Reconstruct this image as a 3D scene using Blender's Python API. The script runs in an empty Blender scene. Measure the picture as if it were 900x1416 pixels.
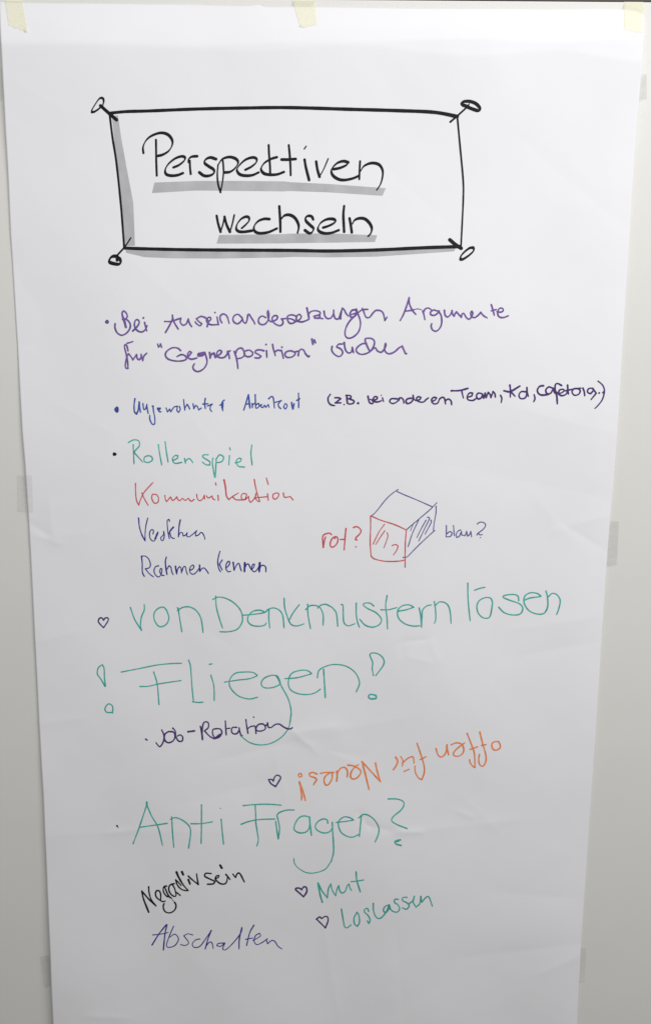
import bpy, math, random
import numpy as np
from mathutils import Matrix, Vector

random.seed(7)
R = math.radians
scene = bpy.context.scene

# ------------------------------------------------------------------ camera
FPX, IW, IH = 1150.0, 900.0, 1416.0          # focal length and size in photo pixels
PITCH, ROLL = R(9.63), R(0.48)
CAM = np.array([0.0, -0.981, 1.60])
cam_data = bpy.data.cameras.new('camera')
cam = bpy.data.objects.new('camera', cam_data)
scene.collection.objects.link(cam)
scene.camera = cam
cam_data.sensor_fit = 'VERTICAL'
cam_data.sensor_height = 24.0
cam_data.lens = 24.0 * FPX / IH
cam_data.clip_start = 0.01
cam_data.clip_end = 50
ROT = Matrix.Rotation(R(90) - PITCH, 4, 'X') @ Matrix.Rotation(ROLL, 4, 'Z')
cam.matrix_world = Matrix.Translation(Vector(CAM)) @ ROT
ROTN = np.array(ROT.to_3x3())

# ------------------------------------------------------------------ light
world = bpy.data.worlds.new('World')
scene.world = world
world.use_nodes = True
world.node_tree.nodes['Background'].inputs[0].default_value = (1.0, 0.985, 0.95, 1)
world.node_tree.nodes['Background'].inputs[1].default_value = 0.105


def area_light(name, loc, target, sx, sy, energy, colour):
    ld = bpy.data.lights.new(name, 'AREA')
    ld.shape = 'RECTANGLE'
    ld.size, ld.size_y, ld.energy, ld.color = sx, sy, energy, colour
    lo = bpy.data.objects.new(name, ld)
    lo.location = loc
    lo.rotation_euler = (Vector(target) - Vector(loc)).to_track_quat('-Z', 'Y').to_euler()
    scene.collection.objects.link(lo)
    return lo


area_light('ceiling_lamp', (0.72, -1.65, 2.65), (0.1, 0, 1.5), 2.5, 0.30, 48, (0.995, 0.99, 1.0))

scene.view_settings.view_transform = 'Standard'
scene.view_settings.look = 'None'
scene.view_settings.exposure = 0.1
scene.view_settings.gamma = 1

# ------------------------------------------------------------------ helpers


def rays(u, v):
    u = np.asarray(u, float); v = np.asarray(v, float)
    d = np.stack([(u - IW / 2) / FPX, -(v - IH / 2) / FPX, -np.ones_like(u)], -1)
    return d @ ROTN.T


def to_plane(u, v, h=0.0):
    """point where the sight line through a traced photo point meets the plane h in front of the wall -> x, z"""
    d = rays(u, v)
    t = (-h - CAM[1]) / d[..., 1]
    return CAM[0] + t * d[..., 0], CAM[2] + t * d[..., 2]


def smooth(a, b, x):
    t = np.clip((x - a) / (b - a), 0, 1)
    return t * t * (3 - 2 * t)


# ---- the relief of the hanging sheet (metres in front of the wall, as a function of x, z)
rng = np.random.RandomState(11)
WAVES = []
for wl, amp, n in ((0.42, 1.1e-3, 6), (0.20, 0.42e-3, 9), (0.085, 0.085e-3, 16), (0.040, 0.022e-3, 22)):
    for k in range(n):
        a = rng.uniform(0, 2 * np.pi)
        w = wl * rng.uniform(0.75, 1.35)
        WAVES.append((np.cos(a) * 2 * np.pi / w, np.sin(a) * 2 * np.pi / w, rng.uniform(0, 6.28), amp * rng.uniform(0.5, 1) / math.sqrt(n) * 1.9))

# creases: photo points x1,y1,x2,y2, height mm, half width mm (traced, then carried to the sheet)
CREASES = [
    (404, 1012, 470, 1002, 0.55, 9), (418, 1030, 500, 1045, -0.35, 12), (380, 1040, 395, 1100, 0.25, 10), (250, 1110, 380, 1075, -0.25, 14),
    (400, 1022, 560, 990, 0.35, 14), (400, 1022, 360, 1075, 0.28, 9), (402, 1006, 440, 1040, 0.5, 6),
    (300, 1050, 430, 1018, -0.5, 12), (410, 1020, 520, 1065, 0.25, 8),
    (505, 1138, 545, 1146, -0.45, 5), (545, 1146, 585, 1147, 0.55, 4), (560, 1147, 720, 1130, 0.30, 10),
    (495, 1120, 512, 1142, -0.5, 5), (150, 1150, 200, 1143, 0.35, 5), (60, 1152, 300, 1146, 0.25, 12),
    (630, 1118, 655, 1128, 0.35, 5), (640, 1100, 690, 1150, 0.2, 9),
    (553, 886, 592, 881, -0.40, 3), (592, 881, 606, 915, 0.25, 5), (553, 886, 556, 906, -0.2, 4),
    (560, 905, 600, 915, 0.25, 5), (42, 722, 72, 742, -0.4, 6), (45, 738, 90, 752, 0.35, 6), (72, 742, 130, 735, 0.2, 9),
    (70, 690, 75, 745, 0.35, 8), (800, 722, 842, 712, 0.35, 7), (760, 735, 800, 722, 0.3, 10), (740, 690, 790, 745, 0.22, 12),
    (770, 720, 835, 760, -0.4, 8), (700, 870, 830, 850, 0.3, 12), (720, 905, 826, 885, -0.3, 12),
    (440, 1235, 470, 1416, 0.30, 10), (545, 1275, 560, 1416, -0.25, 14), (120, 1396, 180, 1400, 0.4, 6),
    (640, 1320, 802, 1300, -0.35, 14), (735, 1345, 800, 1316, 0.35, 9), (60, 1000, 120, 990, 0.3, 8),
    (150, 330, 360, 520, 0.25, 22), (520, 220, 640, 330, -0.25, 18), (700, 560, 850, 600, 0.3, 18), (600, 640, 850, 690, -0.25, 20),
    (52, 888, 110, 870, 0.3, 9), (330, 700, 430, 880, 0.2, 22), (700, 180, 880, 330, -0.3, 22), (14, 110, 100, 160, 0.2, 14),
    (690, 1230, 800, 1240, -0.3, 14), (200, 1230, 330, 1400, 0.2, 24),
    (80, 560, 160, 600, 0.2, 12), (250, 560, 300, 620, 0.15, 12), (230, 830, 330, 900, -0.2, 14),
]
CR = []
for c in CREASES:
    xa, za = to_plane(c[0], c[1]); xb, zb = to_plane(c[2], c[3])
    CR.append((float(xa), float(za), float(xb), float(zb), c[4] * 1.7e-3, c[5] * 1e-3))

XS_T, ZTOPM = to_plane(450, 10)
Z42 = float(to_plane(450, 45)[1]); Z68 = float(to_plane(450, 68)[1]); ZT = float(ZTOPM)
ZBOT = float(to_plane(450, 1500)[1])
XL = float(to_plane(30, 700)[0]); XR = float(to_plane(845, 700)[0])


def softstep_int(t, e):
    """integral of a smooth 0->1 step (softplus-like)"""
    return 0.5 * (t + np.sqrt(t * t + e * e))


def relief(x, z):
    x = np.asarray(x, float); z = np.asarray(z, float)
    h = np.full(np.broadcast(x, z).shape, 3.2e-3)
    # the two soft folds below the top edge: the strip above them faces the lamp
    ang = 0.0035 * np.sin(x * 9.0) + 0.002 * np.sin(x * 23 + 1)
    za = Z42 + ang * 0.8 + 0.012 * smooth(0.22, 0.34, x) * -1.0
    zb = Z68 + ang * 0.5
    t0, t1, t2 = ZT - z, za - z, zb - z
    k = 0.30 + 0.06 * np.sin(x * 7 + 0.5)
    s1 = 0.19
    h = h + k * (softstep_int(t0, 0.002) - softstep_int(t1, 0.0035))
    h = h + s1 * (softstep_int(t1, 0.0035) - softstep_int(t2, 0.0025))
    h = h - 0.115 * (softstep_int(t2, 0.0025) - softstep_int(t2 - 0.09, 0.06))
    h = np.minimum(h, 0.0150)
    # ripples
    for kx, kz, ph, am in WAVES:
        h = h + am * np.sin(kx * x + kz * z + ph)
    # creases
    for xa, za_, xb, zb_, am, w in CR:
        dx, dz = xb - xa, zb_ - za_
        L = math.hypot(dx, dz)
        t = ((x - xa) * dx + (z - za_) * dz) / (L * L)
        d = ((x - xa) * -dz + (z - za_) * dx) / L
        win = smooth(-0.25, 0.25, t) * (1 - smooth(0.75, 1.25, t))
        h = h + am * win * np.exp(-np.sqrt(d * d + (0.0012) ** 2) / w)
    # lower left corner stands off the wall, edges otherwise settle against it
    h = h + 0.0075 * smooth(1.22, 0.72, z) * smooth(XL + 0.26, XL + 0.02, x)
    h = h + 0.002 * smooth(1.15, 0.72, z)
    h = h - 0.0008 * smooth(XR - 0.03, XR + 0.01, x)
    return np.maximum(h, 0.8e-3)


def on_sheet(u, v, off=0.0):
    """photo point -> world point lying on the sheet (off metres proud of it)"""
    h = 0.004
    for _ in range(6):
        x, z = to_plane(u, v, h)
        h = relief(x, z)
    x, z = to_plane(u, v, h)
    return np.stack([x, -(relief(x, z) + off), z], -1)


def link_mesh(name, verts, faces, mat, parent=None, smooth_shade=True):
    me = bpy.data.meshes.new(name)
    me.from_pydata([tuple(map(float, p)) for p in verts], [], faces)
    me.materials.append(mat)
    me.polygons.foreach_set('use_smooth', [smooth_shade] * len(me.polygons))
    me.update()
    o = bpy.data.objects.new(name, me)
    scene.collection.objects.link(o)
    if parent:
        o.parent = parent
    return o


def nodes_of(m):
    m.use_nodes = True
    nt = m.node_tree
    return nt, nt.nodes, nt.links, nt.nodes['Principled BSDF']


def mat_plain(name, col, rough=0.6, spec=0.3, var=0.0, scale=60, bump=0.0, bscale=400):
    m = bpy.data.materials.new(name)
    nt, N, L, b = nodes_of(m)
    b.inputs['Roughness'].default_value = rough
    b.inputs['Specular IOR Level'].default_value = spec
    b.inputs['Base Color'].default_value = (*col, 1)
    tc = N.new('ShaderNodeTexCoord')
    if var:
        n = N.new('ShaderNodeTexNoise'); n.inputs['Scale'].default_value = scale; n.inputs['Detail'].default_value = 4
        L.new(tc.outputs['Object'], n.inputs['Vector'])
        r = N.new('ShaderNodeMapRange')
        r.inputs['From Min'].default_value = 0.3; r.inputs['From Max'].default_value = 0.7
        r.inputs['To Min'].default_value = 1 - var; r.inputs['To Max'].default_value = 1 + var
        L.new(n.outputs['Fac'], r.inputs['Value'])
        mx = N.new('ShaderNodeMix'); mx.data_type = 'RGBA'; mx.blend_type = 'MULTIPLY'
        mx.inputs[0].default_value = 1
        mx.inputs[6].default_value = (*col, 1)
        L.new(r.outputs['Result'], mx.inputs[7])
        L.new(mx.outputs[2], b.inputs['Base Color'])
    if bump:
        n2 = N.new('ShaderNodeTexNoise'); n2.inputs['Scale'].default_value = bscale; n2.inputs['Detail'].default_value = 5
        L.new(tc.outputs['Object'], n2.inputs['Vector'])
        bp = N.new('ShaderNodeBump'); bp.inputs['Strength'].default_value = 1; bp.inputs['Distance'].default_value = bump
        L.new(n2.outputs['Fac'], bp.inputs['Height'])
        L.new(bp.outputs['Normal'], b.inputs['Normal'])
    return m


M_PAPER = mat_plain('white_paper', (0.845, 0.842, 0.858), 0.75, 0.12, var=0.006, scale=25, bump=0.00007, bscale=90)
M_WALL = mat_plain('painted_panel', (0.735, 0.732, 0.692), 0.5, 0.22, var=0.012, scale=9, bump=0.00006, bscale=160)
M_DARK = mat_plain('dark_trim', (0.035, 0.027, 0.024), 0.5, 0.3, var=0.15, scale=30)
M_BLACK = mat_plain('black_ink', (0.012, 0.011, 0.013), 0.6, 0.12, var=0.25, scale=120)
M_GREYM = mat_plain('grey_marker_ink', (0.48, 0.48, 0.50), 0.7, 0.1, var=0.10, scale=45)
M_PURPLE = mat_plain('purple_ink', (0.18, 0.105, 0.34), 0.65, 0.1, var=0.22, scale=110)
M_PURPLE2 = mat_plain('dark_purple_ink', (0.075, 0.042, 0.17), 0.65, 0.1, var=0.22, scale=110)
M_BLUE = mat_plain('blue_ink', (0.06, 0.10, 0.38), 0.65, 0.1, var=0.28, scale=120)
M_NAVY = mat_plain('navy_ink', (0.035, 0.033, 0.27), 0.65, 0.1, var=0.28, scale=120)
M_VIOLET = mat_plain('blue_violet_ink', (0.13, 0.12, 0.34), 0.65, 0.1, var=0.22, scale=120)
M_GREEN = mat_plain('green_ink', (0.055, 0.43, 0.365), 0.65, 0.1, var=0.22, scale=100)
M_RED = mat_plain('red_ink', (0.63, 0.10, 0.11), 0.65, 0.1, var=0.18, scale=110)
M_ORANGE = mat_plain('orange_ink', (0.88, 0.27, 0.09), 0.65, 0.1, var=0.16, scale=110)


def mat_tape(name, col, alpha, rough):
    m = bpy.data.materials.new(name)
    nt, N, L, b = nodes_of(m)
    b.inputs['Base Color'].default_value = (*col, 1)
    b.inputs['Roughness'].default_value = rough
    b.inputs['Specular IOR Level'].default_value = 0.35
    tc = N.new('ShaderNodeTexCoord')
    n = N.new('ShaderNodeTexNoise'); n.inputs['Scale'].default_value = 120; n.inputs['Detail'].default_value = 3
    mp = N.new('ShaderNodeMapping'); mp.inputs['Scale'].default_value = (0.35, 1, 2.5)
    L.new(tc.outputs['Object'], mp.inputs['Vector']); L.new(mp.outputs[0], n.inputs['Vector'])
    r = N.new('ShaderNodeMapRange')
    r.inputs['From Min'].default_value = 0.3; r.inputs['From Max'].default_value = 0.7
    r.inputs['To Min'].default_value = alpha - 0.03; r.inputs['To Max'].default_value = min(1, alpha + 0.03)
    L.new(n.outputs['Fac'], r.inputs['Value']); L.new(r.outputs[0], b.inputs['Alpha'])
    bp = N.new('ShaderNodeBump'); bp.inputs['Distance'].default_value = 0.0001
    L.new(n.outputs['Fac'], bp.inputs['Height']); L.new(bp.outputs[0], b.inputs['Normal'])
    return m


M_MASK = mat_tape('masking_tape', (0.96, 0.94, 0.62), 0.38, 0.6)
M_CLEAR = mat_tape('clear_tape', (0.50, 0.51, 0.49), 0.11, 0.35)
M_CLEAR2 = mat_tape('cloudy_clear_tape', (0.48, 0.49, 0.47), 0.16, 0.35)


def tag(o, label=None, cat=None, group=None, kind=None):
    if label: o['label'] = label
    if cat: o['category'] = cat
    if group: o['group'] = group
    if kind: o['kind'] = kind
    return o


# ------------------------------------------------------------------ the wall panel and the dark strip over it
def trim_z(x):
    """height of the upper edge of the pale panel at world x (traced along the dark line)"""
    xa, za = to_plane(560, 0.0); xb, zb = to_plane(900, 2.6)
    return float(za + (zb - za) * (x - xa) / (xb - xa))


def slab(name, x0, x1, zt0, zt1, zb0, zb1, y0, y1, mat, bev=0.0008):
    """upright slab between two depths; top/bottom given at both ends"""
    import bmesh
    bm = bmesh.new()
    c = [(x0, zb0), (x1, zb1), (x1, zt1), (x0, zt0)]
    f = [bm.verts.new((x, y0, z)) for x, z in c]
    k = [bm.verts.new((x, y1, z)) for x, z in c]
    bm.faces.new(f)
    bm.faces.new(k[::-1])
    for i in range(4):
        j = (i + 1) % 4
        bm.faces.new((f[j], f[i], k[i], k[j]))
    bmesh.ops.recalc_face_normals(bm, faces=bm.faces)
    bmesh.ops.bevel(bm, geom=list(bm.edges), offset=bev, segments=2, affect='EDGES')
    me = bpy.data.meshes.new(name); bm.to_mesh(me); bm.free()
    me.materials.append(mat)
    o = bpy.data.objects.new(name, me); scene.collection.objects.link(o)
    return o


XW = 1.7
wall = slab('wall', -XW, XW, trim_z(-XW), trim_z(XW), -0.4, -0.4, 0.0, 0.04, M_WALL, 0.0012)
tag(wall, 'pale greenish grey smooth wall panel behind the paper', kind='structure')
strip = slab('trim_strip', -XW, XW, trim_z(-XW) + 0.10, trim_z(XW) + 0.10, trim_z(-XW) + 0.0012, trim_z(XW) + 0.0012, 0.004, 0.05, M_DARK, 0.0006)
tag(strip, 'dark brown strip running along the top of the pale wall panel', 'trim strip')

# ------------------------------------------------------------------ the sheet of paper
LEFT = [(-8, -10.0), (-0.5, 20), (1.5, 60), (4.5, 120), (7.5, 180), (11, 240), (15, 330), (22.5, 450), (31, 600), (34.5, 640), (39, 710),
        (47, 860), (54, 1000), (60, 1100), (65.5, 1230), (69.6, 1322), (73.5, 1416), (78.5, 1520)]
LEFT[0] = (-1.5, 0)
RIGHT = [(892, 0), (890.5, 22), (889, 60), (886.5, 100), (882, 150), (878, 200), (868, 360), (859, 500), (853, 600), (847, 680), (843, 720),
         (838, 785), (833, 860), (824, 1000), (817, 1100), (810.5, 1200), (802, 1322), (797.5, 1416), (791, 1520)]
TOP = [(0, 2.5), (50, 4), (250, 6), (340, 8), (355, 6), (365, 9), (450, 9.5), (600, 11.5), (750, 12.5), (830, 12), (865, 13), (880, 16), (889, 22)]


def edge_curve(pts):
    p = np.array(pts, float)
    w = on_sheet(p[:, 0], p[:, 1])
    o = np.argsort(w[:, 2])
    return w[o, 2], w[o, 0]


LZ, LX = edge_curve(LEFT)
RZ, RX = edge_curve(RIGHT)
tp = np.array(TOP, float)
TW = on_sheet(tp[:, 0], tp[:, 1])
ZBOTTOM = float(to_plane(430, 1500)[1])
NU, NV = 350, 640
s = np.linspace(0, 1, NU)[None, :]
t = np.linspace(0, 1, NV)[:, None]
zt = np.interp(np.linspace(TW[0, 0], TW[-1, 0], NU), TW[:, 0], TW[:, 2])[None, :]
Z = zt * (1 - t) + ZBOTTOM * t
X = np.interp(Z, LZ, LX) * (1 - s) + np.interp(Z, RZ, RX) * s
H = relief(X, Z)
front = np.stack([X, -H, Z], -1).reshape(-1, 3)
back = np.stack([X, -(H - 0.00022), Z], -1).reshape(-1, 3)
n1 = len(front)
faces = []
for j in range(NV - 1):
    for i in range(NU - 1):
        a = j * NU + i
        faces.append((a, a + NU, a + NU + 1, a + 1))
        if i < 3 or i > NU - 5 or j < 3 or j > NV - 5:
            faces.append((n1 + a, n1 + a + 1, n1 + a + NU + 1, n1 + a + NU))
ring = [i for i in range(NU)] + [j * NU + NU - 1 for j in range(1, NV)] + [(NV - 1) * NU + i for i in range(NU - 2, -1, -1)] + [j * NU for j in range(NV - 2, 0, -1)]
for k in range(len(ring)):
    a, b = ring[k], ring[(k + 1) % len(ring)]
    faces.append((a, b, n1 + b, n1 + a))
sheet = link_mesh('paper_sheet', np.concatenate([front, back]), faces, M_PAPER)
sheet.data.shade_smooth() if hasattr(sheet.data, 'shade_smooth') else None
tag(sheet, 'large white flipchart paper covered in coloured German handwriting, taped to the wall', 'paper sheet')


def x_left(z): return np.interp(z, LZ, LX)
def x_right(z): return np.interp(z, RZ, RX)


# ------------------------------------------------------------------ marker strokes
class Ink:
    """collects traced pen strokes (in photo points) and lays them on the sheet as one thin ink film"""

    def __init__(self, level):
        self.uv, self.off, self.faces = [], [], []
        self.level = level
        self.k = 0

    def _ribbon(self, P, W):
        n = len(P)
        T = np.gradient(P, axis=0)
        T /= np.maximum(np.linalg.norm(T, axis=1, keepdims=True), 1e-9)
        # round caps
        caps = [(1.0, 0.0), (0.92, 0.38), (0.66, 0.75), (0.30, 0.95)]
        pre = [(P[0] - T[0] * W[0] / 2 * b, T[0], W[0] * a) for a, b in caps[:0:-1]]
        post = [(P[-1] + T[-1] * W[-1] / 2 * b, T[-1], W[-1] * a) for a, b in caps[1:]]
        rows = pre + [(P[i], T[i], W[i]) for i in range(n)] + post
        base = len(self.uv)
        lift = 0.00011 + (self.level % 5) * 0.00003 + (self.k % 7) * 0.000012
        for i, (p, tt, w) in enumerate(rows):
            nn = np.array([-tt[1], tt[0]])
            self.uv += [p + nn * w / 2, p - nn * w / 2]
            self.off += [lift + i * 1.1e-6] * 2
        for i in range(len(rows) - 1):
            a = base + 2 * i
            self.faces.append((a, a + 1, a + 3, a + 2))
        self.k += 1

    def stroke(self, pts, w, chisel=False):
        pts = [np.array(p, float) for p in pts]
        # split where the pen reverses
        segs, cur = [], [pts[0]]
        for i in range(1, len(pts)):
            cur.append(pts[i])
            if i < len(pts) - 1:
                a = pts[i] - pts[i - 1]; b = pts[i + 1] - pts[i]
                la, lb = np.linalg.norm(a), np.linalg.norm(b)
                if la > 0 and lb > 0 and np.dot(a, b) / la / lb < -0.05:
                    segs.append(cur); cur = [pts[i]]
        segs.append(cur)
        for sg in segs:
            if len(sg) < 2: continue
            Q = [2 * sg[0] - sg[1]] + sg + [2 * sg[-1] - sg[-2]]
            out = []
            for i in range(1, len(Q) - 2):
                p0, p1, p2, p3 = Q[i - 1], Q[i], Q[i + 1], Q[i + 2]
                m = max(2, int(np.linalg.norm(p2 - p1) / 1.0) + 1)
                for q in range(m):
                    u = q / m
                    out.append(0.5 * (2 * p1 + (p2 - p0) * u + (2 * p0 - 5 * p1 + 4 * p2 - p3) * u * u + (3 * p1 - p0 - 3 * p2 + p3) * u ** 3))
            out.append(sg[-1])
            P = np.array(out)
            n = len(P)
            if chisel:
                T = np.gradient(P, axis=0)
                an = np.arctan2(-T[:, 1], T[:, 0])
                W = w * (0.42 + 0.72 * np.abs(np.sin(an - R(62))))
                ker = np.ones(5) / 5
                if n > 8:
                    W = np.convolve(np.pad(W, 2, 'edge'), ker, 'valid')
            else:
                W = np.full(n, float(w))
            ph = random.uniform(0, 6)
            a1, a2 = (0.03, 0.012) if chisel else (0.10, 0.05)
            W = W * (1 + a1 * np.sin(np.arange(n) * 0.17 + ph) + a2 * np.sin(np.arange(n) * 0.61 + ph * 2))
            e = min(4, n // 3)
            if e > 0 and not chisel:
                W[:e] *= np.linspace(1.12, 1.0, e); W[-e:] *= np.linspace(1.0, 0.88, e)
            self._ribbon(P, W)

    def dot(self, x, y, r, ry=None):
        ry = ry or r
        n = 14
        base = len(self.uv)
        self.uv.append(np.array([x, y]))
        for i in range(n):
            a = 2 * math.pi * i / n
            k = 1 + 0.08 * math.sin(3 * a + x)
            self.uv.append(np.array([x + r * k * math.cos(a), y - ry * k * math.sin(a)]))
        self.off += [0.00012 + self.level % 5 * 0.00003 + 0.0001] * (n + 1)
        for i in range(n):
            self.faces.append((base, base + 1 + i, base + 1 + (i + 1) % n))

    def band(self, A, B):
        """filled band between two traced lines"""
        A = np.array(A, float); B = np.array(B, float)

        def res(P, n):
            d = np.r_[0, np.cumsum(np.linalg.norm(np.diff(P, axis=0), axis=1))]
            q = np.linspace(0, d[-1], n)
            return np.stack([np.interp(q, d, P[:, 0]), np.interp(q, d, P[:, 1])], -1)
        n = 90
        a, b = res(A, n), res(B, n)
        m = 5
        base = len(self.uv)
        for i in range(n):
            for j in range(m):
                self.uv.append(a[i] + (b[i] - a[i]) * j / (m - 1))
                self.off.append(0.00006)
        for i in range(n - 1):
            for j in range(m - 1):
                p = base + i * m + j
                self.faces.append((p, p + 1, p + m + 1, p + m))

    def build(self, name, mat, label=None, parent=None):
        uv = np.array(self.uv)
        V = on_sheet(uv[:, 0], uv[:, 1], np.array(self.off))
        # all faces look away from the wall
        F = []
        for f in self.faces:
            p, q, r = V[f[0]], V[f[1]], V[f[2]]
            nrm = np.cross(q - p, r - p)
            F.append(f if nrm[1] < 0 else f[::-1])
        o = link_mesh(name, V, F, mat, parent or sheet)
        if label: o['label'] = label
        return o


LEVEL = [0]


def parse(s_, ox, oy, sc):
    return [(ox + float(a.split(',')[0]) / sc, oy + float(a.split(',')[1]) / sc) for a in s_.split()]


def write(name, label, mat, w, groups, chisel=False, parent=None):
    """groups: (origin x, origin y, scale, 'x,y x,y ; x,y ...') ; '*x,y,r' is a dot, '[w]' sets another pen width"""
    LEVEL[0] += 1
    ink = Ink(LEVEL[0])
    for ox, oy, sc, txt in groups:
        for part in txt.split(';'):
            part = part.strip()
            if not part: continue
            ww = w
            if part[0] == '[':
                ww = float(part[1:part.index(']')]); part = part[part.index(']') + 1:].strip()
            if part[0] == '*':
                v = [float(q) for q in part[1:].split(',')]
                ink.dot(ox + v[0] / sc, oy + v[1] / sc, v[2], v[3] if len(v) > 3 else None)
            else:
                ink.stroke(parse(part, ox, oy, sc), ww, chisel)
    return ink.build(name, mat, label, parent)


def grey(label, sc_groups):
    LEVEL[0] = 0
    ink = Ink(0)
    A = sum([parse(a, *g) for g, a, b in sc_groups], [])
    B = sum([parse(b, *g) for g, a, b in sc_groups], [])
    ink.band(A, B)
    return ink.build('shading_band', M_GREYM, label)


T1, T2 = (110, 120, 3.1034), (390, 120, 3.1034)
grey('grey shading down the left side of the title box', [(T1, '140,128 150,220 160,330 182,520 196,684', '166,122 180,220 202,340 232,500 239,682')])
grey('grey underline below Perspektiven', [(T1, '322,411 500,404 700,404 880,406', '312,456 500,445 880,449'), (T2, '30,409 200,417 445,435', '25,447 200,453 430,468')])
grey('grey underline below wechseln', [(T1, '600,636 880,632', '588,673 880,672'), (T2, '30,630 200,629 408,637', '25,671 200,669 398,666')])
grey('grey shading under the title box', [(T1, '198,696 400,700 880,704', '200,712 280,731 400,736 600,737 880,732'), (T2, '40,704 400,700 745,688', '40,730 200,732 400,729 600,716 738,706')])

box = write('title_box', 'thick black hand drawn box round the title', M_BLACK, 4.3, [(0, 0, 1,
    '[4.3]152,156.5 175,154.3 206.7,153.4 271,150.8 335.6,149.4 400,148.8 486.7,151.2 551,153 599.5,155.2 632,161;'
    '[3.6]151.9,157 156,190 161.6,226.3 168,287.6 172.2,342;'
    '[4.3]172.4,343 200,344 271,345.4 400,346.2 454.5,347 519,345.6 583.4,342.6 636,340.8;'
    '[3.3]631.9,161 635.6,200.6 640,249 640.2,274.7 638.6,310 637,342')], True)
write('corner_pin', 'small loop and tick at the upper left box corner', M_BLACK, 4.4, [(110, 120, 9,
    '[4.2]265,235 370,330 465,412; [3.4]295,225 305,180 295,145 265,140 235,165 195,225 160,285 158,316 190,310 240,278 270,250')], True)
write('corner_pin', 'small loop and tick at the lower left box corner', M_BLACK, 4.4, [(130, 300, 9,
    '[4.2]462,260 400,355 370,392 292,478; [4.6]290,488 240,490 205,515 195,555 225,575 305,588 335,565 325,525 295,505 ; [5]290,505 292,540')], True)
write('corner_pin', 'flat loop and tick at the upper right box corner', M_BLACK, 4.4, [(590, 120, 9,
    '[4]290,438 375,365 500,250 524,215; [4.4]500,245 445,225 432,205 460,184 530,182 600,205 645,245 660,280 635,297 570,278 500,250')], True)
write('corner_pin', 'slanting loop and thick tick at the lower right box corner', M_BLACK, 4.4, [(590, 300, 9,
    '[4.8]285,285 350,340 425,390; [4]575,382 530,388 470,432 422,488 418,528 450,525 520,480 575,428 582,395 572,380')], True)

TA, TB = (180, 170, 4.5), (350, 170, 4.5)
write('handwritten_word', 'black title word Perspektiven', M_BLACK, 3.9, [
    (*TA, '162,105 163,170 164,240 167,328; 84,188 82,150 100,110 135,80 190,62 235,72 262,105 262,140 240,175 205,197 175,205;'
          '270,277 305,262 337,235 342,215 320,208 280,222 240,255 220,290 225,318 255,328 295,325 330,312;'
          '378,318 374,280 372,235; 365,245 366,225 385,210 418,207;'
          '535,225 500,215 470,228 465,250 490,270 520,290 522,312 495,328 460,328 432,308;'
          '[3.2]578,235 582,300 575,370 563,432 548,380 543,320 548,260; 548,260 575,225 620,212 660,225 672,250 650,285 620,305 588,308;'
          '717,292 755,272 785,245 785,222 760,215 720,228 685,258 665,290 680,318 715,328 760,325 800,308'),
    (*TB, '97,138 100,200 105,260 107,318; 148,213 110,225 70,250 50,285 65,312 100,322 150,320 192,305;'
          '222,138 228,200 232,260 234,325; 178,228 220,228 265,224; [4.4]320,228 328,275 348,355; 318,162 330,145;'
          '[4.4]392,240 400,290 413,335; 413,335 440,285 467,222;'
          '500,288 540,280 580,262 590,245 560,238 520,252 488,290 495,325 530,350 570,355 620,345 655,330;'
          '665,238 662,290 660,350; 668,300 690,268 735,250 780,258 803,290 805,330 792,380 768,418')], True)
TC, TD = (280, 270, 6.4286), (400, 270, 6.4286)
write('handwritten_word', 'black title word wechseln', M_BLACK, 3.9, [
    (*TC, '127,182 140,250 162,325 185,250 197,190 215,260 245,325 265,260 284,175;'
          '350,293 385,262 415,225 410,195 380,192 340,215 308,260 302,300 325,322 370,325 440,315;'
          '595,212 550,210 500,228 465,265 458,305 480,330 520,338 580,330 620,315 662,295;'
          '[4.6]683,98 688,170 692,250 693,325; [4.2]700,210 730,180 775,175 820,200 850,250 855,290 845,335'),
    (*TD, '212,215 200,190 170,183 145,200 150,230 185,265 215,295 205,325 180,338 140,312;'
          '300,288 350,272 400,245 408,222 380,210 330,215 280,245 255,290 265,320 310,338 370,335 440,310;'
          '[4.8]487,95 480,170 483,250 487,325; [4.4]535,205 545,260 555,330; [4.2]560,255 580,222 620,205 670,210 710,245 732,290 725,335 700,365')], True)

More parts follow.
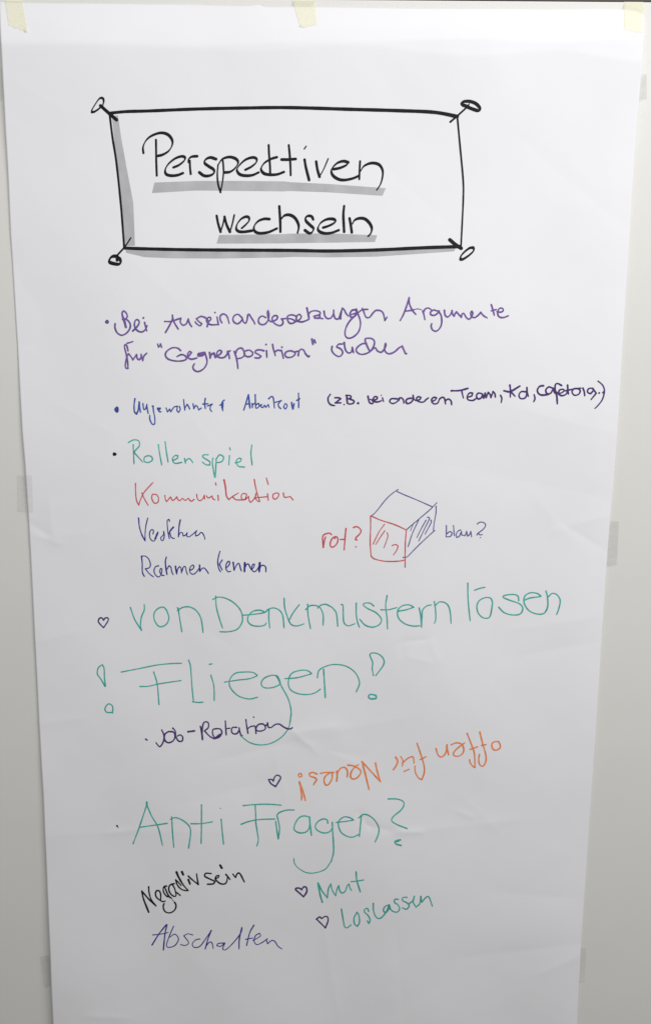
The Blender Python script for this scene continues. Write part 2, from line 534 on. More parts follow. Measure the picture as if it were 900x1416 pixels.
PW = 2.35
a1, a2, a3, a4 = (140, 410, 6), (280, 410, 6), (420, 410, 6), (560, 400, 6)
write('bullet_dot', 'round purple dot before Bei', M_PURPLE, PW, [(*a1, '*51,210,2.8')])
write('handwritten_word', 'purple word Bei', M_PURPLE, PW, [(*a1,
    '[3]208,255 195,210 180,165; 180,165 176,135 190,121 212,140 218,170 200,185 178,190; [3]205,250 195,190; 185,190 215,192 242,225 240,265 210,305 170,321 135,300 117,260 118,225;'
    '265,285 300,250 318,215 305,192 285,200 278,235 290,270 320,292 350,290 372,268 383,240; 362,215 370,250 380,285; *352,177,1.5')])
write('handwritten_word', 'long purple word Auseinandersetzungen', M_PURPLE, PW, [
    (*a1, '535,298 560,255 590,195 592,155; 592,155 605,210 640,270; 528,207 580,207 625,192 662,180 658,215 680,238 708,225 724,186; 724,186 735,225 752,250;'
          '862,175 830,165 792,183 808,205 835,225 820,243 788,222 782,208; 862,172 890,200'),
    (*a2, '40,250 50,215 70,190 65,172 45,178 35,200 50,225 80,235 130,232; 122,170 128,205 135,235; *105,133,1.3;'
          '162,218 148,190 150,160 175,145 205,165 222,222;'
          '330,178 300,150 270,155 253,185 265,215 295,225 325,200 330,180 342,212 360,220 372,190 376,155; 376,155 388,148 405,175 425,205 435,228;'
          '525,175 495,162 470,180 465,210 485,232 520,228 545,195 553,150 545,118 538,135 545,175 560,205 582,205;'
          '575,210 615,190 622,165 600,158 580,175 582,200 600,225 640,242 665,228 668,205 655,185 692,183;'
          '780,165 745,152 710,160 705,180 740,187 765,202 755,220 725,222 708,200 705,175;'
          '770,210 800,195 820,170 805,148 785,160 778,185 790,205 830,210 870,195; 868,95 880,150 884,185 868,196'),
    (*a3, '25,95 35,140 42,183; 38,150 60,125 100,118 135,130 128,152 92,160; 92,178 125,180 135,160; 85,165 100,178 130,178 160,185;'
          '168,122 175,160 195,182 225,178 245,145 248,112; 248,115 250,150 262,183 290,183 305,140 320,98 335,110 350,140 368,162; 305,185 308,150 318,100;'
          '[2.8]430,110 400,115 382,145 390,170 420,165 440,130 435,105; 395,150 430,138; 430,110 455,160 470,220 455,290 410,335 365,345 342,315 350,260 380,205 430,155 480,112 530,106;'
          '485,100 495,120 515,170 545,172 575,135 600,115 640,120 660,145 672,198; 672,198 690,170')])
write('handwritten_word', 'purple word Argumente', M_PURPLE, PW, [
    (*a3, '872,10 855,70 825,150 798,200'),
    (*a4, '33,68 35,120 60,175 88,208; 0,182 50,175 72,170; [1.3]70,170 100,163 135,168; 145,180 155,210 163,252; 150,195 165,165 190,155 215,168;'
          '265,180 235,172 210,190 215,212 245,215 272,195 285,178; 275,180 298,220 302,280 285,325 255,348 225,335 215,305 220,285;'
          '325,175 330,212 350,230 375,210 388,178; 388,178 392,205 405,222 415,200 425,188 440,205 465,232; 465,232 470,208 485,200 505,232 525,248 545,235 560,200 552,182 542,200 550,225 575,235 605,215 625,192 650,220 680,238;'
          '713,128 725,165 738,215; 715,178 755,168; 762,185 790,190 812,178 805,158 780,160 766,190 775,225 810,235 855,220')])
b1, b2, b3 = (150, 460, 6), (290, 460, 6), (430, 455, 6)
write('handwritten_word', 'purple word fuer with a bar for the dots', M_PURPLE, PW, [(*b1,
    '158,88 205,74; 165,150 155,110 142,98 135,115 148,170 160,230 165,295 150,295 142,270 150,220 158,190 170,175 190,200 205,225 235,182; 235,182 242,215 262,222 278,188; 272,180 287,232; 287,232 296,195 320,170')])
write('handwritten_word', 'purple word Gegnerposition in quotation marks', M_PURPLE, PW, [
    (*b1, '410,95 418,120 432,102; 434,94 443,122; 600,148 575,128 530,126 485,155 475,190 500,220 560,235 620,232 650,215 635,190 605,182 570,198;'
          '650,212 675,185 690,165 675,155 660,175 662,205 690,220 735,210; [3.2]790,168 750,176 748,190 780,188 800,172; 800,165 815,210 818,250 795,295 750,322 715,312 702,285 715,258;'
          '840,165 845,210 855,180 872,172 888,208'),
    (*b2, '18,180 38,168 52,205; 55,200 90,175 100,155 85,145 65,160 62,190 85,207 120,205 145,180 150,158; 150,155 160,185 165,215; 150,162 172,150;'
          '205,155 220,200 230,250 235,298; 212,185 230,140 265,128 285,155 290,185 265,208 235,215;'
          '300,150 330,145 357,165 350,190 320,200 295,190 285,170; 450,150 415,142 385,148 378,165 405,180 425,195 410,210 375,208;'
          '472,150 475,205; *468,98,1.4; 522,98 530,140 545,190; 540,160 565,145 590,150; 595,145 605,180 612,212; *600,120,1.4;'
          '700,160 670,150 635,160 625,185 645,205 685,200 710,175 705,160 735,152; 735,190 740,160 755,138 780,145 795,175 820,200 828,192;'
          '[2.8]848,55 856,95; 856,95 862,70; 868,60 878,85')])
write('handwritten_word', 'purple word suchen', M_PURPLE, PW, [(*b3,
    '175,145 172,175 195,210 235,228 262,200 250,168 212,148 228,126 262,124; 275,112 285,170 310,198 335,188 342,152; 342,152 352,195;'
    '460,120 425,122 385,150 375,180 400,205 440,208 490,185 520,140 525,100 500,78 455,78 450,100 470,150 490,180 530,155 550,180 580,192 605,170 620,135 618,120 610,150 615,185 645,205 690,190 730,155 755,142 770,175 785,205 793,202')])

BW = 1.85
write('bullet_dot', 'oval blue dot before the blue line', M_BLUE, BW, [(150, 530, 6, '*71,218,3.2,4.4')])
write('handwritten_word', 'blue word Ungewohnter', M_BLUE, BW, [
    (150, 530, 6, '[2.2]222,128 215,180 218,235 235,255 250,220 257,158; [2.2]257,155 262,200 268,240; 288,168 295,215 310,212 322,178; 320,175 325,215 332,250;'
                  '365,190 372,188 376,230 386,285 385,335 365,338 346,300 345,265; [2.4]410,208 430,208 420,222 412,212 425,235 438,236; 480,205 492,236 510,215 520,236 542,200;'
                  '548,195 575,190 570,225 585,241 597,215 590,190; 625,135 630,180 636,222; 636,205 655,175 668,195 675,213; 703,170 710,210 725,185 740,195 750,220 772,205;'
                  '805,125 800,165 805,210; 785,172 828,170; 825,188 862,172 848,192 845,215 858,234'),
    (290, 525, 6, '85,212 104,200; 122,170 105,185 100,220 110,258; 112,190 108,250')])
write('handwritten_word', 'blue word Arbeitsort', M_BLUE, BW, [(290, 525, 6,
    '283,252 300,200 320,125; [2.4]322,125 328,180 335,235; 298,205 330,198; 352,198 355,232; 354,212 372,196; 378,125 380,180 382,234; 385,208 405,196 413,215 395,236 382,234;'
    '415,218 432,206 424,220 440,231 455,212 466,229 486,206 493,228; 490,158 512,140 528,152 538,235; 545,188 595,172 570,200 574,225 590,240;'
    '625,200 614,228 630,243 643,220 635,200; [2.3]680,190 684,225 690,241 700,200; 737,112 738,170 738,232; 722,172 748,158')])
c1, c2, c3 = (440, 520, 6), (580, 515, 6), (710, 515, 6)
QW = 2.3
write('handwritten_word', 'opening bracket with dark purple z.B.', M_PURPLE2, QW, [(*c1,
    '100,152 82,180 85,215 105,238 135,245; 138,180 172,180 186,188 160,208 142,222 190,222; *215,236,1.1; [2.6]237,165 238,195 242,225; 230,160 265,162 270,180 240,190; 262,190 295,205 290,225 260,232 242,224; *330,225,1.8')])
write('handwritten_word', 'dark purple word bei', M_PURPLE2, QW, [(*c1,
    '412,168 418,200 428,222 450,228 457,205 430,192; 450,205 485,190 490,174 470,170 455,190 470,212 500,213 522,204; 532,182 540,210; *522,160,0.9')])
write('handwritten_word', 'dark purple word anderem', M_PURPLE2, QW, [(500, 535, 6.4286,
    '312,106 265,105 248,130 275,148 315,130 332,98; 328,120 345,96 368,112 374,143; [2.5]445,100 410,105 392,125 405,148 440,135 460,100 455,75; 455,75 462,105 480,120 515,112 525,94 502,87 486,104 500,128 545,135 572,112 592,98;'
    '622,130 652,116 662,98 640,92 620,115 635,148 672,145 690,108; 690,108 715,92 735,104 744,152; 742,122 770,108 793,126 797,158')])
write('handwritten_word', 'dark purple word Team with a comma', M_PURPLE2, QW, [(*c2,
    '[2.6]262,152 330,150 400,132; 348,150 355,185 362,212; 398,205 430,195 438,172 415,170 395,195 400,225 440,232 470,214; 515,175 485,172 470,195 485,220 512,208 520,180 530,212 542,172 550,208 568,166 585,185 590,208 608,160 622,175 627,205; 670,190 680,215 675,250')])
write('handwritten_word', 'dark purple letters Kd with a comma', M_PURPLE2, QW, [
    (*c2, '747,105 752,150 750,205; [2.7]698,152 750,158 830,113; 752,155 790,198'),
    (*c3, '95,160 60,160 42,190 55,215 85,215 105,190 108,125; 108,125 112,165 120,198; 168,185 175,215 165,242')])
write('handwritten_word', 'dark purple word Cafeteria with closing bracket', M_PURPLE2, QW, [(*c3,
    '[2.7]245,110 215,115 195,145 205,175 235,188 285,182; 320,130 290,120 265,145 275,175 305,172 325,135; 325,130 335,165 350,178; [2.5]395,108 365,92 345,100 342,140 355,190 360,260;'
    '352,168 385,172 415,155 410,140 380,145 370,175 395,192 430,182 450,150; 445,105 448,150 452,178; 430,152 500,136 555,130; 540,135 500,135 482,160 500,188 535,182 550,155 538,135; 572,130 583,160 587,192;'
    '650,130 620,135 610,160 635,175 658,150; 655,135 682,172; 682,172 640,225; *707,170,1.4; *740,166,1.6; [2]698,72 735,105 750,150 735,220 700,270 672,298')])

GW = 1.8
d1 = (150, 595, 4.2857)
write('bullet_dot', 'black dot before the green word Rollenspiel', M_BLACK, 2, [(*d1, '*38,141,2.8,2.5')])
write('handwritten_word', 'green word Rollenspiel', M_GREEN, GW, [(*d1,
    '148,85 150,130 153,198; 120,72 150,57 180,62 185,90 165,115 155,130 175,155 205,188; 235,150 215,160 215,185 240,190 262,175 255,155 233,150; 297,85 305,140 317,205; 337,68 345,130 355,188;'
    '385,178 410,165 412,150 395,150 380,170 395,195 437,190; 452,168 458,195; 455,185 475,168 490,175 501,192; 592,145 565,146 562,160 600,185 602,205 580,204 557,188;'
    '620,165 617,195 630,278; 640,168 634,278; 638,172 660,145 683,160 672,185 640,192; 718,150 714,205; 719,104 723,116; 752,192 780,186 788,170 775,165 758,182 770,212 808,218; 850,88 845,140 852,205')])
e1, e2 = (180, 655, 7.5), (290, 655, 7.5)
write('handwritten_word', 'red word Kommunikation', M_RED, 1.65, [
    (*e1, '58,100 60,200 70,280 92,325 110,270 150,190 238,92; 125,200 150,260 190,328; 270,215 235,215 228,260 255,305 290,295 297,250 278,218;'
          '362,225 368,265 380,290 405,260 422,240 440,275 465,265 485,240 500,270 520,278 545,255 560,270 580,275 605,255 620,275 640,285 665,265;'
          '692,215 700,260 725,280 755,260 772,222; 772,222 775,262; 795,230 812,252 850,232; 850,232 860,260 880,270'),
    (*e2, '88,225 92,278; 62,95 68,118; [2.2]150,65 165,140 175,230 200,268; 200,268 240,235 298,200; 240,240 270,268 320,272 370,268 405,235; 380,210 345,205 328,235 340,268 370,260 385,218; 405,235 410,275 425,298 450,275 475,240 480,205;'
          '463,60 475,130 495,210 520,288 500,285 470,252; 465,250 520,245 605,238; 600,210 608,275; 588,45 608,112; 690,200 658,215 660,255 685,262 712,235 715,205 688,198; 765,200 768,230 785,245 838,236; 838,240 865,272')])
f1 = (180, 705, 7.5)
NW = 1.5
write('handwritten_word', 'navy word Verstehen', M_NAVY, NW, [(*f1,
    '[1.8]90,85 100,180 125,260 158,320; 158,320 158,250 165,170 185,85; 240,250 245,215 225,205 205,235 208,290 235,322 262,310 292,228; [2.6]262,300 288,238; 350,225 357,265 345,315 325,312 322,285 345,262 352,238;'
    '412,118 405,98 388,110 388,160 395,230 410,298; [2.2]450,180 420,215 408,245; 415,245 430,285 462,298; [1.9]522,105 510,170 503,280; 505,265 525,235 545,240 552,270 575,262 596,238; 590,240 592,276 620,275 660,245 692,216 680,240 682,270 710,260 735,235 755,245 770,275 778,305')])
g1, g2 = (180, 755, 7.5), (280, 755, 7.5)
write('handwritten_word', 'navy word Rahmen', M_NAVY, NW, [(*g1,
    '[1.8]120,105 128,180 130,270 150,315; 118,105 160,105 195,135 213,190 200,225 160,235; 160,235 200,285 245,320; 298,205 265,215 250,260 270,305 300,320 325,290 332,240 318,232 310,265 330,300 355,305;'
    '[1.9]378,115 368,160 375,240 385,295; 385,240 405,205 425,220 435,270 450,298; [2]472,210 478,250 485,290; 485,285 495,240 515,212 530,230 535,280; 540,260 555,218 575,215 585,260 598,298;'
    '625,250 655,235 662,205 645,198 622,230 625,275 655,292 690,270 722,225; [2]722,198 725,265; 725,265 745,235 770,228 795,255 815,285')])
write('handwritten_word', 'navy word kennen', M_NAVY, NW + 0.15, [(*g2,
    '183,55 170,100 160,165 170,230 190,268; 205,145 180,185; 178,190 205,248; 248,225 275,200 285,170 270,158 250,185 245,230 265,265 295,262; [2.3]320,170 325,210 330,250; 330,250 345,215 370,180 385,190 395,230 405,258;'
    '[2.4]440,175 438,225 437,265; 440,225 455,195 475,185 490,210 508,248; 515,238 535,215 540,190 525,190 512,220 520,255 545,265 575,235 592,200; [2.6]595,175 592,220 590,265; 595,230 615,200 645,205 658,225 658,268')])
h1 = (430, 715, 9)
write('handwritten_word', 'red word rot with a question mark', M_RED, 2.0, [(*h1,
    '152,378 145,300 148,235 180,210 230,200 256,218; 155,378 165,300 180,248; 300,245 265,265 240,320 245,365 275,372 315,340 335,290 325,250 298,245 296,270; 435,142 425,240 412,408; 365,278 425,277;'
    '528,130 560,118 600,135 622,175 600,215 560,255 552,280 572,285; *558,370,1.1')])
k1 = (500, 670, 7.5)
cube = write('cube_drawing', 'outline of a drawn cube, blue violet edges', M_VIOLET, 1.45, [(*k1,
    '105,322 150,280 250,155 320,90 378,50; 365,72 450,110 560,155 735,232; 462,470 560,385 690,275 735,232 778,188; 770,225 768,300 750,400 742,480; 428,755 470,750 520,700 620,600 742,488 758,478')])
write('hatching', 'blue violet hatching on the right cube face', M_VIOLET, 1.4, [(*k1,
    '590,365 560,430 520,520 480,645; [0.9]540,395 505,480; 665,370 610,470 572,548; 680,338 702,350 665,430 590,585; 715,368 718,395 655,515')], parent=cube)
write('front_face', 'red outlined front face of the drawn cube', M_RED, 1.6, [(*k1,
    '92,325 92,450 88,600 97,740; 97,325 200,370 340,415 462,470; 462,475 452,600 450,720 450,858; 97,740 130,770 220,792 310,797 400,792 450,780;'
    '[1.4]235,412 180,490 140,570 118,618; [1.4]238,480 190,550 145,622; [1.3]262,500 272,530 255,590 230,655; [1.4]315,632 350,622 375,640 360,685 328,730')], parent=cube)
write('handwritten_word', 'blue violet word blau with a question mark', M_VIOLET, 1.55, [(600, 710, 9,
    '152,150 152,220 148,290; 160,250 195,225 222,245 200,285 148,290; 240,150 245,210 250,275; 330,205 300,215 272,260 280,295 310,285 338,225; 338,225 345,270 365,268 385,275 403,220; 403,220 415,280 440,262 456,222; 456,222 465,290;'
    '535,130 570,108 615,112 640,145 610,195 545,245 530,268; 545,245 570,265 600,262; *575,298,0.8')])

l1, l2, l3, l4 = (130, 815, 5.294), (290, 805, 5.294), (450, 800, 5.294), (610, 795, 5.294)
HEARTS = 2.0
write('heart_doodle', 'small heart before the green words von Denkmustern', M_PURPLE2, HEARTS, [(*l1, '72,280 50,258 34,235 42,212 60,209 72,225 85,209 105,210 105,230 85,262 72,280')])
write('handwritten_word', 'large green word von', M_GREEN, GW, [(*l1,
    '268,132 300,220 350,300; 350,300 342,260 350,200 370,150 370,110; 535,155 510,130 470,140 442,175 445,225 470,265 500,272 535,250 550,205 532,148; 618,140 630,220 645,310; 612,155 650,132 700,128 750,155 785,215 800,315; 612,134 624,152')])
write('handwritten_word', 'large green word Denkmustern', M_GREEN, GW, [
    (*l2, '45,102 50,180 70,260 95,335; 25,125 60,110 110,115 170,145 220,195 240,250 235,300 200,345 140,362 75,362; 242,242 320,235 400,222 430,198 470,188 510,205 535,245 545,335; 405,220 370,205 320,212 285,245 280,285 310,315 360,322 400,315 415,298;'
          '435,200 433,260 440,335; 545,118 550,190 575,270 590,300; 655,165 610,225 582,278; 580,285 600,312 640,320 690,305; 717,162 720,240 738,340; 703,200 735,172 780,172 810,190 830,240 830,315; 790,190 810,170 850,162 898,185'),
    (*l3, '52,214 80,255 90,350; 115,190 128,195 130,260 135,320 165,345 215,330; 225,180 225,260 235,320 248,355; 353,200 325,180 285,180 278,195 310,220 370,250 408,295 395,335 345,355 290,340 250,297;'
          '450,125 440,200 450,290 453,368; 405,228 460,228 522,212; 535,238 590,228 645,210; 645,210 610,192 560,200 528,235 535,290 580,330 640,347 690,345; 685,215 695,270 702,355; 702,355 705,280 710,230 740,200 775,192;'
          '795,168 805,240 805,305 795,327; 800,200 830,172 870,175 898,200 912,250 918,328')])
write('handwritten_word', 'large green word loesen with a bar for the dots', M_GREEN, GW, [(*l4,
    '193,60 195,180 210,335; 242,112 280,98 318,90; 372,195 360,170 325,165 280,185 260,225 268,275 300,310 340,315 360,290 375,200; 565,188 560,155 525,142 460,150 455,165 500,185 570,210 595,245 575,285 520,292 460,275 418,235;'
    '605,185 650,168 725,158; 728,155 700,135 650,130 610,155 605,205 640,260 700,285 750,280 775,240; [2]765,118 775,160 778,220 768,262; 780,160 810,135 845,145 868,185 860,240 842,290')])
m1, m2 = (120, 895, 4.0909), (330, 895, 4.0909)
ex = write('exclamation_mark', 'green looped exclamation mark left of Fliegen', M_GREEN, GW, [(*m1, '105,220 85,185 62,150 68,115 90,98 100,120 102,170 108,220')])
write('dot', None, M_GREEN, GW, [(*m1, '148,368 115,368 105,345 125,320 148,335 148,372')], parent=ex)
write('handwritten_word', 'large green word Fliegen', M_GREEN, 1.7, [
    (*m1, '197,140 300,120 400,100 480,92 538,90; 380,140 400,210 410,325; 302,222 350,220 420,205 535,188; 577,72 588,110 597,230 605,308; 600,308 630,312 660,310; 703,158 720,220 722,300; 695,96 708,94'),
    (*m2, '-79,197 0,185 60,178 105,162; 105,158 80,142 30,140 -20,148 -50,185 -45,230 0,275 60,292 108,282; 222,165 190,158 145,175 128,205 145,228 190,228 230,212 235,195 222,163;'
          '[2.2]213,160 235,198; 215,160 245,225 280,290 297,360 290,425; 262,177 330,172 412,150; 412,148 390,132 350,130 300,148 282,190 290,235 330,260 385,267 430,258 463,236; [2.1]480,125 485,200 490,285; 445,172 455,130 500,105 550,97 610,108 660,145 683,200 665,252'),
    (300, 980, 6.9231, '[1.6]712,50 690,170 640,250 570,305 490,338 400,345 320,325 260,285 225,255')])
ex = write('exclamation_mark', 'green looped exclamation mark right of Fliegen', M_GREEN, GW, [(*m2, '762,160 755,120 757,85 742,45 755,32 790,38 818,65 818,100 775,160')])
write('dot', None, M_GREEN, GW, [(*m2, '[2.2]775,272 745,266 734,280 745,291 775,289 777,275')], parent=ex)
n1_, n2_ = (190, 980, 6.9231), (300, 980, 6.9231)
write('bullet_dot', 'small dark dot before Job-Rotation', M_PURPLE2, 2, [(*n1_, '[2]82,290 95,300')])
write('handwritten_word', 'dark purple words Job-Rotation', M_PURPLE2, 2.1, [
    (*n1_, '235,203 255,250 255,300 235,345 212,362 180,325; [2.3]300,218 265,245 262,295 295,325 340,310 362,270 350,225 305,218; 340,185 365,215 370,265 395,308 430,308 435,270 410,250 385,262; [2.9]487,220 548,212;'
           '[2.5]605,170 618,230 625,295; 620,225 630,150 650,125 680,135 680,180 645,210; 645,212 690,260 735,288; 760,190 725,200 722,240 745,280 785,270 810,230 795,195 755,190; [3.4]745,283 798,245'),
    (*n2_, '82,118 85,180 90,250; 88,192 125,186; 190,178 150,180 140,215 160,240 195,235 215,200 213,182; 215,200 230,250 244,258; 278,105 285,160 298,235; 290,195 325,170 365,165; *352,80,1.1; 370,175 375,238;'
           '440,145 400,150 375,185 385,210 430,212 465,190 455,155 430,142; 462,165 488,145; 485,135 492,175 520,178 560,150 600,148 640,175 680,192 710,190 722,180')])
o1, o2 = (360, 1040, 5.294), (520, 1010, 5)
write('heart_doodle', 'small heart left of the upside down orange words', M_PURPLE2, HEARTS, [(*o1, '112,252 78,230 60,200 84,200 95,212 105,182 125,168 149,184 135,215 112,252')])
write('handwritten_word', 'orange upside down word Neues with an exclamation mark', M_ORANGE, 2.1, [(*o1,
    '[2]290,156 279,166 286,181 302,177 301,160 288,155; 285,218 300,290 302,350; 288,218 310,280 330,354; 296,270 306,330; 415,160 385,148 358,155 365,175 395,185 412,200 400,220 390,238;'
    '440,155 480,148 538,148; 525,150 525,190 505,230 482,242 468,220 470,185 495,160 515,150; [2.6]560,140 562,180 558,212; 560,165 580,125 610,110 632,125 638,150 635,182;'
    '640,95 680,100 725,125 735,150 710,185 680,197 660,180 665,145 690,110 718,90; [2.4]743,68 765,150 782,220 795,272; 743,68 800,130 878,215; 842,80 855,140 878,215')])
write('handwritten_word', 'orange upside down word fuer', M_ORANGE, 1.9, [(*o2,
    '[2.4]135,185 148,210 140,240 118,272; 170,180 185,210 180,245; 182,225 215,195 250,180 258,195 262,225; 193,283 228,267; 282,88 310,170 330,240 332,290 315,340 290,325 270,285 268,245; 305,200 345,180')])
write('handwritten_word', 'orange upside down word offen', M_ORANGE, 2.0, [(*o2,
    '413,125 425,165 445,183 470,170 485,140 487,100; [2.4]489,100 491,130 500,168; 518,98 555,85 590,95 605,130 595,160 565,178 535,170 540,145 570,115 610,85; 628,20 655,90 678,160 682,255; 682,255 665,245 648,220 645,200; 650,130 700,112;'
    '715,10 735,90 755,160 758,210 738,245 715,235 708,200 713,165; 728,103 758,97; [2.2]845,76 810,80 798,105 812,133 840,132 858,110 846,76')])
p1, p2, p3 = (150, 1095, 4.5), (330, 1095, 7.5), (440, 1095, 6.4286)
write('bullet_dot', 'small black dot before Anti', M_BLACK, 1.2, [(*p1, '*55,211,1.4; 57,214 62,222')])
write('handwritten_word', 'large green word Anti', M_GREEN, GW, [(*p1,
    '155,322 195,215 240,80; [2.6]240,64 240,85; 240,80 270,150 310,220 338,332; 195,220 280,208 368,195; 395,155 400,250 408,345; 388,170 420,160 465,178 505,215 512,260 500,350; 580,80 580,200 578,320; 515,198 580,197 648,186; 702,170 708,240 717,325; *697,102,0.9')])
write('handwritten_word', 'large green word Fragen', M_GREEN, GW, [
    (*p2, '48,142 150,132 270,127 360,130 440,137; 172,135 178,230 180,320 195,420 205,500 190,560; 28,335 100,308 200,288 300,282 378,280; 385,305 395,380 410,488; 412,485 425,380 410,290 400,240 430,210 500,188 578,187;'
          '735,262 680,248 630,265 590,320 575,380 600,412 650,425 705,410 735,360 738,260; [2.1]736,258 740,330 755,450'),
    (*p3, '85,278 78,248 45,240 5,258 -22,290 -22,325 10,352 60,365 105,350 125,318; [2]125,270 128,350 135,450 135,540 115,620; [1.5]118,610 70,680 5,713'),
    (0, 0, 1, '[1.4]440.7,1205.7 431.3,1207.3 422,1205.9 412.7,1200.3 407.3,1193.7 406.3,1187'),
    (*p3, '160,270 240,262 312,250; 312,248 280,228 230,222 185,255 180,300 205,360 260,395 310,400 358,378; 383,210 375,290 365,395; 358,232 395,202 440,205 495,245 535,310 535,370 505,445')])
write('question_mark', 'green question mark after Fragen', M_GREEN, GW, [(*p3, '622,62 690,62 745,78 762,110 735,160 670,215 652,255 700,290 790,325; [2.2]730,426 700,430 680,442 695,465 735,475; [2.4]684,440 712,438')])
q1 = (190, 1190, 5.625)
write('handwritten_word', 'slanting black words Negativ sein', M_BLACK, 2.1, [(190, 1195, 11.25,
    '[2.5]75,420 100,540 180,745; 85,430 180,540 295,650; [1.9]180,350 185,430 215,540 290,640; 365,548 366,470 345,415 305,412 285,450 300,510 350,555 400,580 437,572;'
    '458,338 420,345 405,390 420,450 465,500 495,500; 428,350 455,420 495,498 532,525; [0.9]532,525 578,592; 585,595 605,640 590,700 540,745 480,755 430,730 408,680 408,640 420,612;'
    '580,302 530,310 495,350 495,410 530,470 580,500 605,482 600,430; 545,310 580,370 600,430 630,450 670,485; [1.9]600,242 620,310 670,375 730,405 795,410; [1.7]605,245 650,290 685,330; [3]612,122 640,190 688,278; [2]688,278 740,350 795,408;'
    '[3]697,120 717,163; [2.6]797,240 822,306'), (*q1,
    '398,120 430,150 475,185; 475,185 468,145 462,102; 575,100 535,98 525,120 560,140 605,160 590,180 545,183; 605,142 630,130 635,115 615,120 610,145 640,175 675,182 695,165 703,125; 690,108 705,125 720,145; [3.2]645,36 658,58;'
    '745,105 762,130; 765,130 775,105 790,95 805,110 820,140 833,165')])
write('handwritten_word', 'thin navy word Abschalten', M_NAVY, 1.4, [(200, 1265, 4.5,
    '[1.9]48,187 90,120 135,62; [1.9]140,62 128,120 118,218; 52,125 100,120 148,110; 182,70 160,120 138,185 150,202 190,190 212,150 190,120 158,138; 300,125 270,118 245,130 265,155 275,175 255,190 225,185;'
    '345,150 320,155 298,180 310,202 345,195 380,150 415,98; [1.8]415,98 395,150 378,212; 382,195 405,170 420,175 428,210; 495,175 460,178 450,192 475,195 500,175 488,205 490,216 510,214 560,165 600,110 608,78; [1.8]605,80 590,150 588,212;'
    '[1.7]680,65 655,110 635,190; 630,152 675,144; 675,160 720,132 715,115 690,130 682,165 700,185 735,170 765,148; 758,152 765,180 790,160 810,165 830,195 855,212')])
r1, s1_ = (400, 1200, 7.5), (430, 1225, 5)
write('heart_doodle', 'small heart before the green word Mut', M_PURPLE2, 2.3, [(*r1, '148,300 110,265 66,226 78,210 110,212 128,228 150,197 178,206 180,250 148,300')])
write('handwritten_word', 'green word Mut', M_GREEN, 1.8, [(*r1,
    '[2.4]342,355 320,280 297,155; 300,155 340,240 395,310; 395,312 405,220 430,165; 430,165 445,230 480,288; 480,288 495,220 512,185; 512,185 525,240 550,260 580,240 600,185 618,168; 618,168 628,205 645,235; [2.2]692,42 700,130 735,248; 642,143 700,137 770,125')])
write('heart_doodle', 'small pointed heart before the green word Loslassen', M_PURPLE2, HEARTS, [(*s1_, '100,290 70,260 38,229 60,214 75,225 90,213 113,213 118,240 100,290')])
write('handwritten_word', 'green word Loslassen', M_GREEN, 1.8, [(*s1_,
    '210,160 220,220 232,280 250,288 278,268; 318,182 298,220 300,260 320,278 335,250 330,200 316,180; 398,175 390,155 372,160 370,180 395,205 408,235 400,258 388,240; 430,120 432,170 450,215 480,222 515,185 540,132;'
    '540,130 510,142 500,172 520,180 545,150; [2.3]540,130 546,155; 545,155 565,175 595,180 612,158 600,130 576,112 580,92 604,92; 662,78 635,80 632,100 660,115 678,135 660,160 630,150; 680,120 705,100 714,70; 714,70 705,110 725,145 750,122 758,72; 758,72 765,112 795,78 815,78 838,140')])


# ------------------------------------------------------------------ tape
def tape(name, corners, mat, label, cat, group, proud=0.0003, jag=0.0, lift=None, n=26, under=False):
    """a strip of tape over sheet and wall; corners (photo points) upper-left, upper-right, lower-right, lower-left"""
    c = np.array(corners, float)
    rnd = np.random.RandomState(int(abs(c.sum())) % 1000)
    U = np.linspace(0, 1, n)[None, :, None]; V = np.linspace(0, 1, n * 2)[:, None, None]
    P = (c[0] * (1 - U) + c[1] * U) * (1 - V) + (c[3] * (1 - U) + c[2] * U) * V
    P = P.reshape(-1, 2)
    tooth = np.array([jag * (rnd.rand() - 0.3) for _ in range(n)])
    P[-n:, 1] += tooth; P[-2 * n:-n, 1] += tooth * 0.6
    w = on_sheet(P[:, 0], P[:, 1])
    x, z = w[:, 0], w[:, 2]
    ztop = np.interp(x, TW[:, 0], TW[:, 2])
    out = np.maximum(np.maximum(x_left(z) - x, x - x_right(z)), z - ztop)
    h = relief(np.clip(x, x_left(z), x_right(z)), np.minimum(z, ztop)) + proud
    if under:      # this piece is stuck behind the edge of the sheet
        h = relief(np.clip(x, x_left(z), x_right(z)), z) * 0.35 + 0.0002
    k = smooth(0.0005, 0.007, out)
    h = h * (1 - k) + (proud * 1.2) * k
    # keep the traced outline: re-project at the true height
    x, z = to_plane(P[:, 0], P[:, 1], h)
    if lift is not None:
        h = h + lift(np.tile(np.linspace(0, 1, n), n * 2), np.repeat(np.linspace(0, 1, n * 2), n))
    V3 = np.stack([x, -h, z], -1)
    F = []
    for j in range(n * 2 - 1):
        for i in range(n - 1):
            a = j * n + i
            F.append((a, a + n, a + n + 1, a + 1))
    me_v = np.concatenate([V3, V3 + np.array([0, 0.00008, 0])])
    m = len(V3)
    ring = [i for i in range(n)] + [j * n + n - 1 for j in range(1, 2 * n)] + [(2 * n - 1) * n + i for i in range(n - 2, -1, -1)] + [j * n for j in range(2 * n - 2, 0, -1)]
    for q in range(len(ring)):
        a, b = ring[q], ring[(q + 1) % len(ring)]
        F.append((a, b, m + b, m + a))
    o = link_mesh(name, me_v, F, mat)
    tag(o, label, cat, group)
    return o


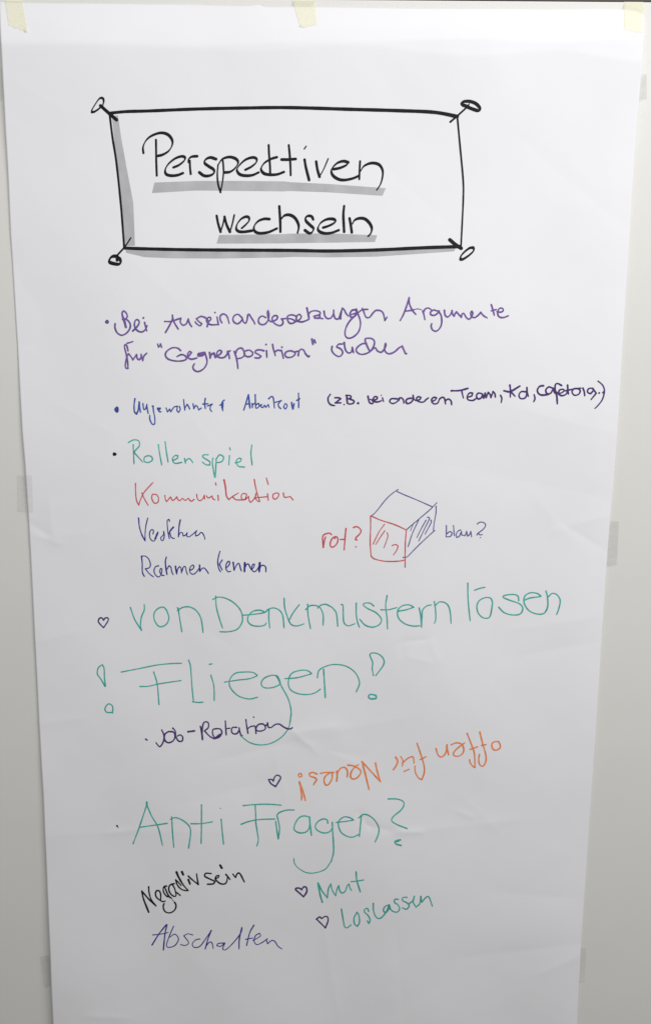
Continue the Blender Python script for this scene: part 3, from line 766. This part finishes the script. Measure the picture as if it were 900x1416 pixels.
G1, G2 = 'masking tape along the top edge', 'clear tape along the sides'
tape('masking_tape', [(7, -1.5), (31, -1), (39.5, 45), (12, 34)], M_MASK, 'yellowish masking tape at the upper left corner of the paper', 'tape', G1, jag=3.0,
     lift=lambda a, b: 0.0025 * smooth(0.80, 1.0, b) * smooth(0.75, 1.0, a))
tape('masking_tape', [(404, 0.3), (435, 0.6), (438.5, 33), (415, 37.5)], M_MASK, 'yellowish masking tape at the middle of the top edge of the paper', 'tape', G1, jag=4.0,
     lift=lambda a, b: 0.002 * smooth(0.90, 1.0, b) * smooth(0.35, 0.0, a))
tape('masking_tape', [(862, 2.2), (889, 2.5), (887.5, 45.5), (862, 41)], M_MASK, 'yellowish masking tape at the upper right corner of the paper', 'tape', G1, jag=1.5)
tape('clear_tape', [(-5, 92), (9, 92), (11, 138), (-3, 138)], M_CLEAR, 'clear tape on the left edge beside the title, highest on that side', 'tape', G2, under=True)
tape('clear_tape', [(24, 657.5), (45, 657.5), (46.5, 709), (24.5, 707.5)], M_CLEAR, 'clear tape on the left edge level with the red word Kommunikation', 'tape', G2)
tape('clear_tape', [(57, 1321), (79, 1321), (84, 1362), (64, 1362)], M_CLEAR2, 'loose clear tape on the left edge near the bottom', 'tape', G2, under=True,
     lift=lambda a, b: 0.005 * (1 - smooth(0, 0.35, a)) * (0.4 + 0.6 * b))
tape('clear_tape', [(874, 102), (893.5, 102), (894, 137), (871, 137)], M_CLEAR2, 'clear tape on the right edge beside the title box', 'tape', G2, under=True)
tape('clear_tape', [(834, 720), (855, 720), (852.5, 778), (829, 781)], M_CLEAR2, 'clear tape on the right edge level with the word blau', 'tape', G2, under=True,
     lift=lambda a, b: 0.0045 * smooth(0.90, 1.0, b) * smooth(0.2, 0.5, a) + 0.001 * smooth(0.07, 0.0, b))
tape('clear_tape', [(791, 1311), (810, 1311), (808, 1354), (787, 1356)], M_CLEAR, 'clear tape on the right edge near the bottom', 'tape', G2, under=True,
     lift=lambda a, b: 0.0045 * smooth(0.86, 1.0, b) * smooth(0.3, 0.7, a))

# render settings
scene.render.engine = 'CYCLES'
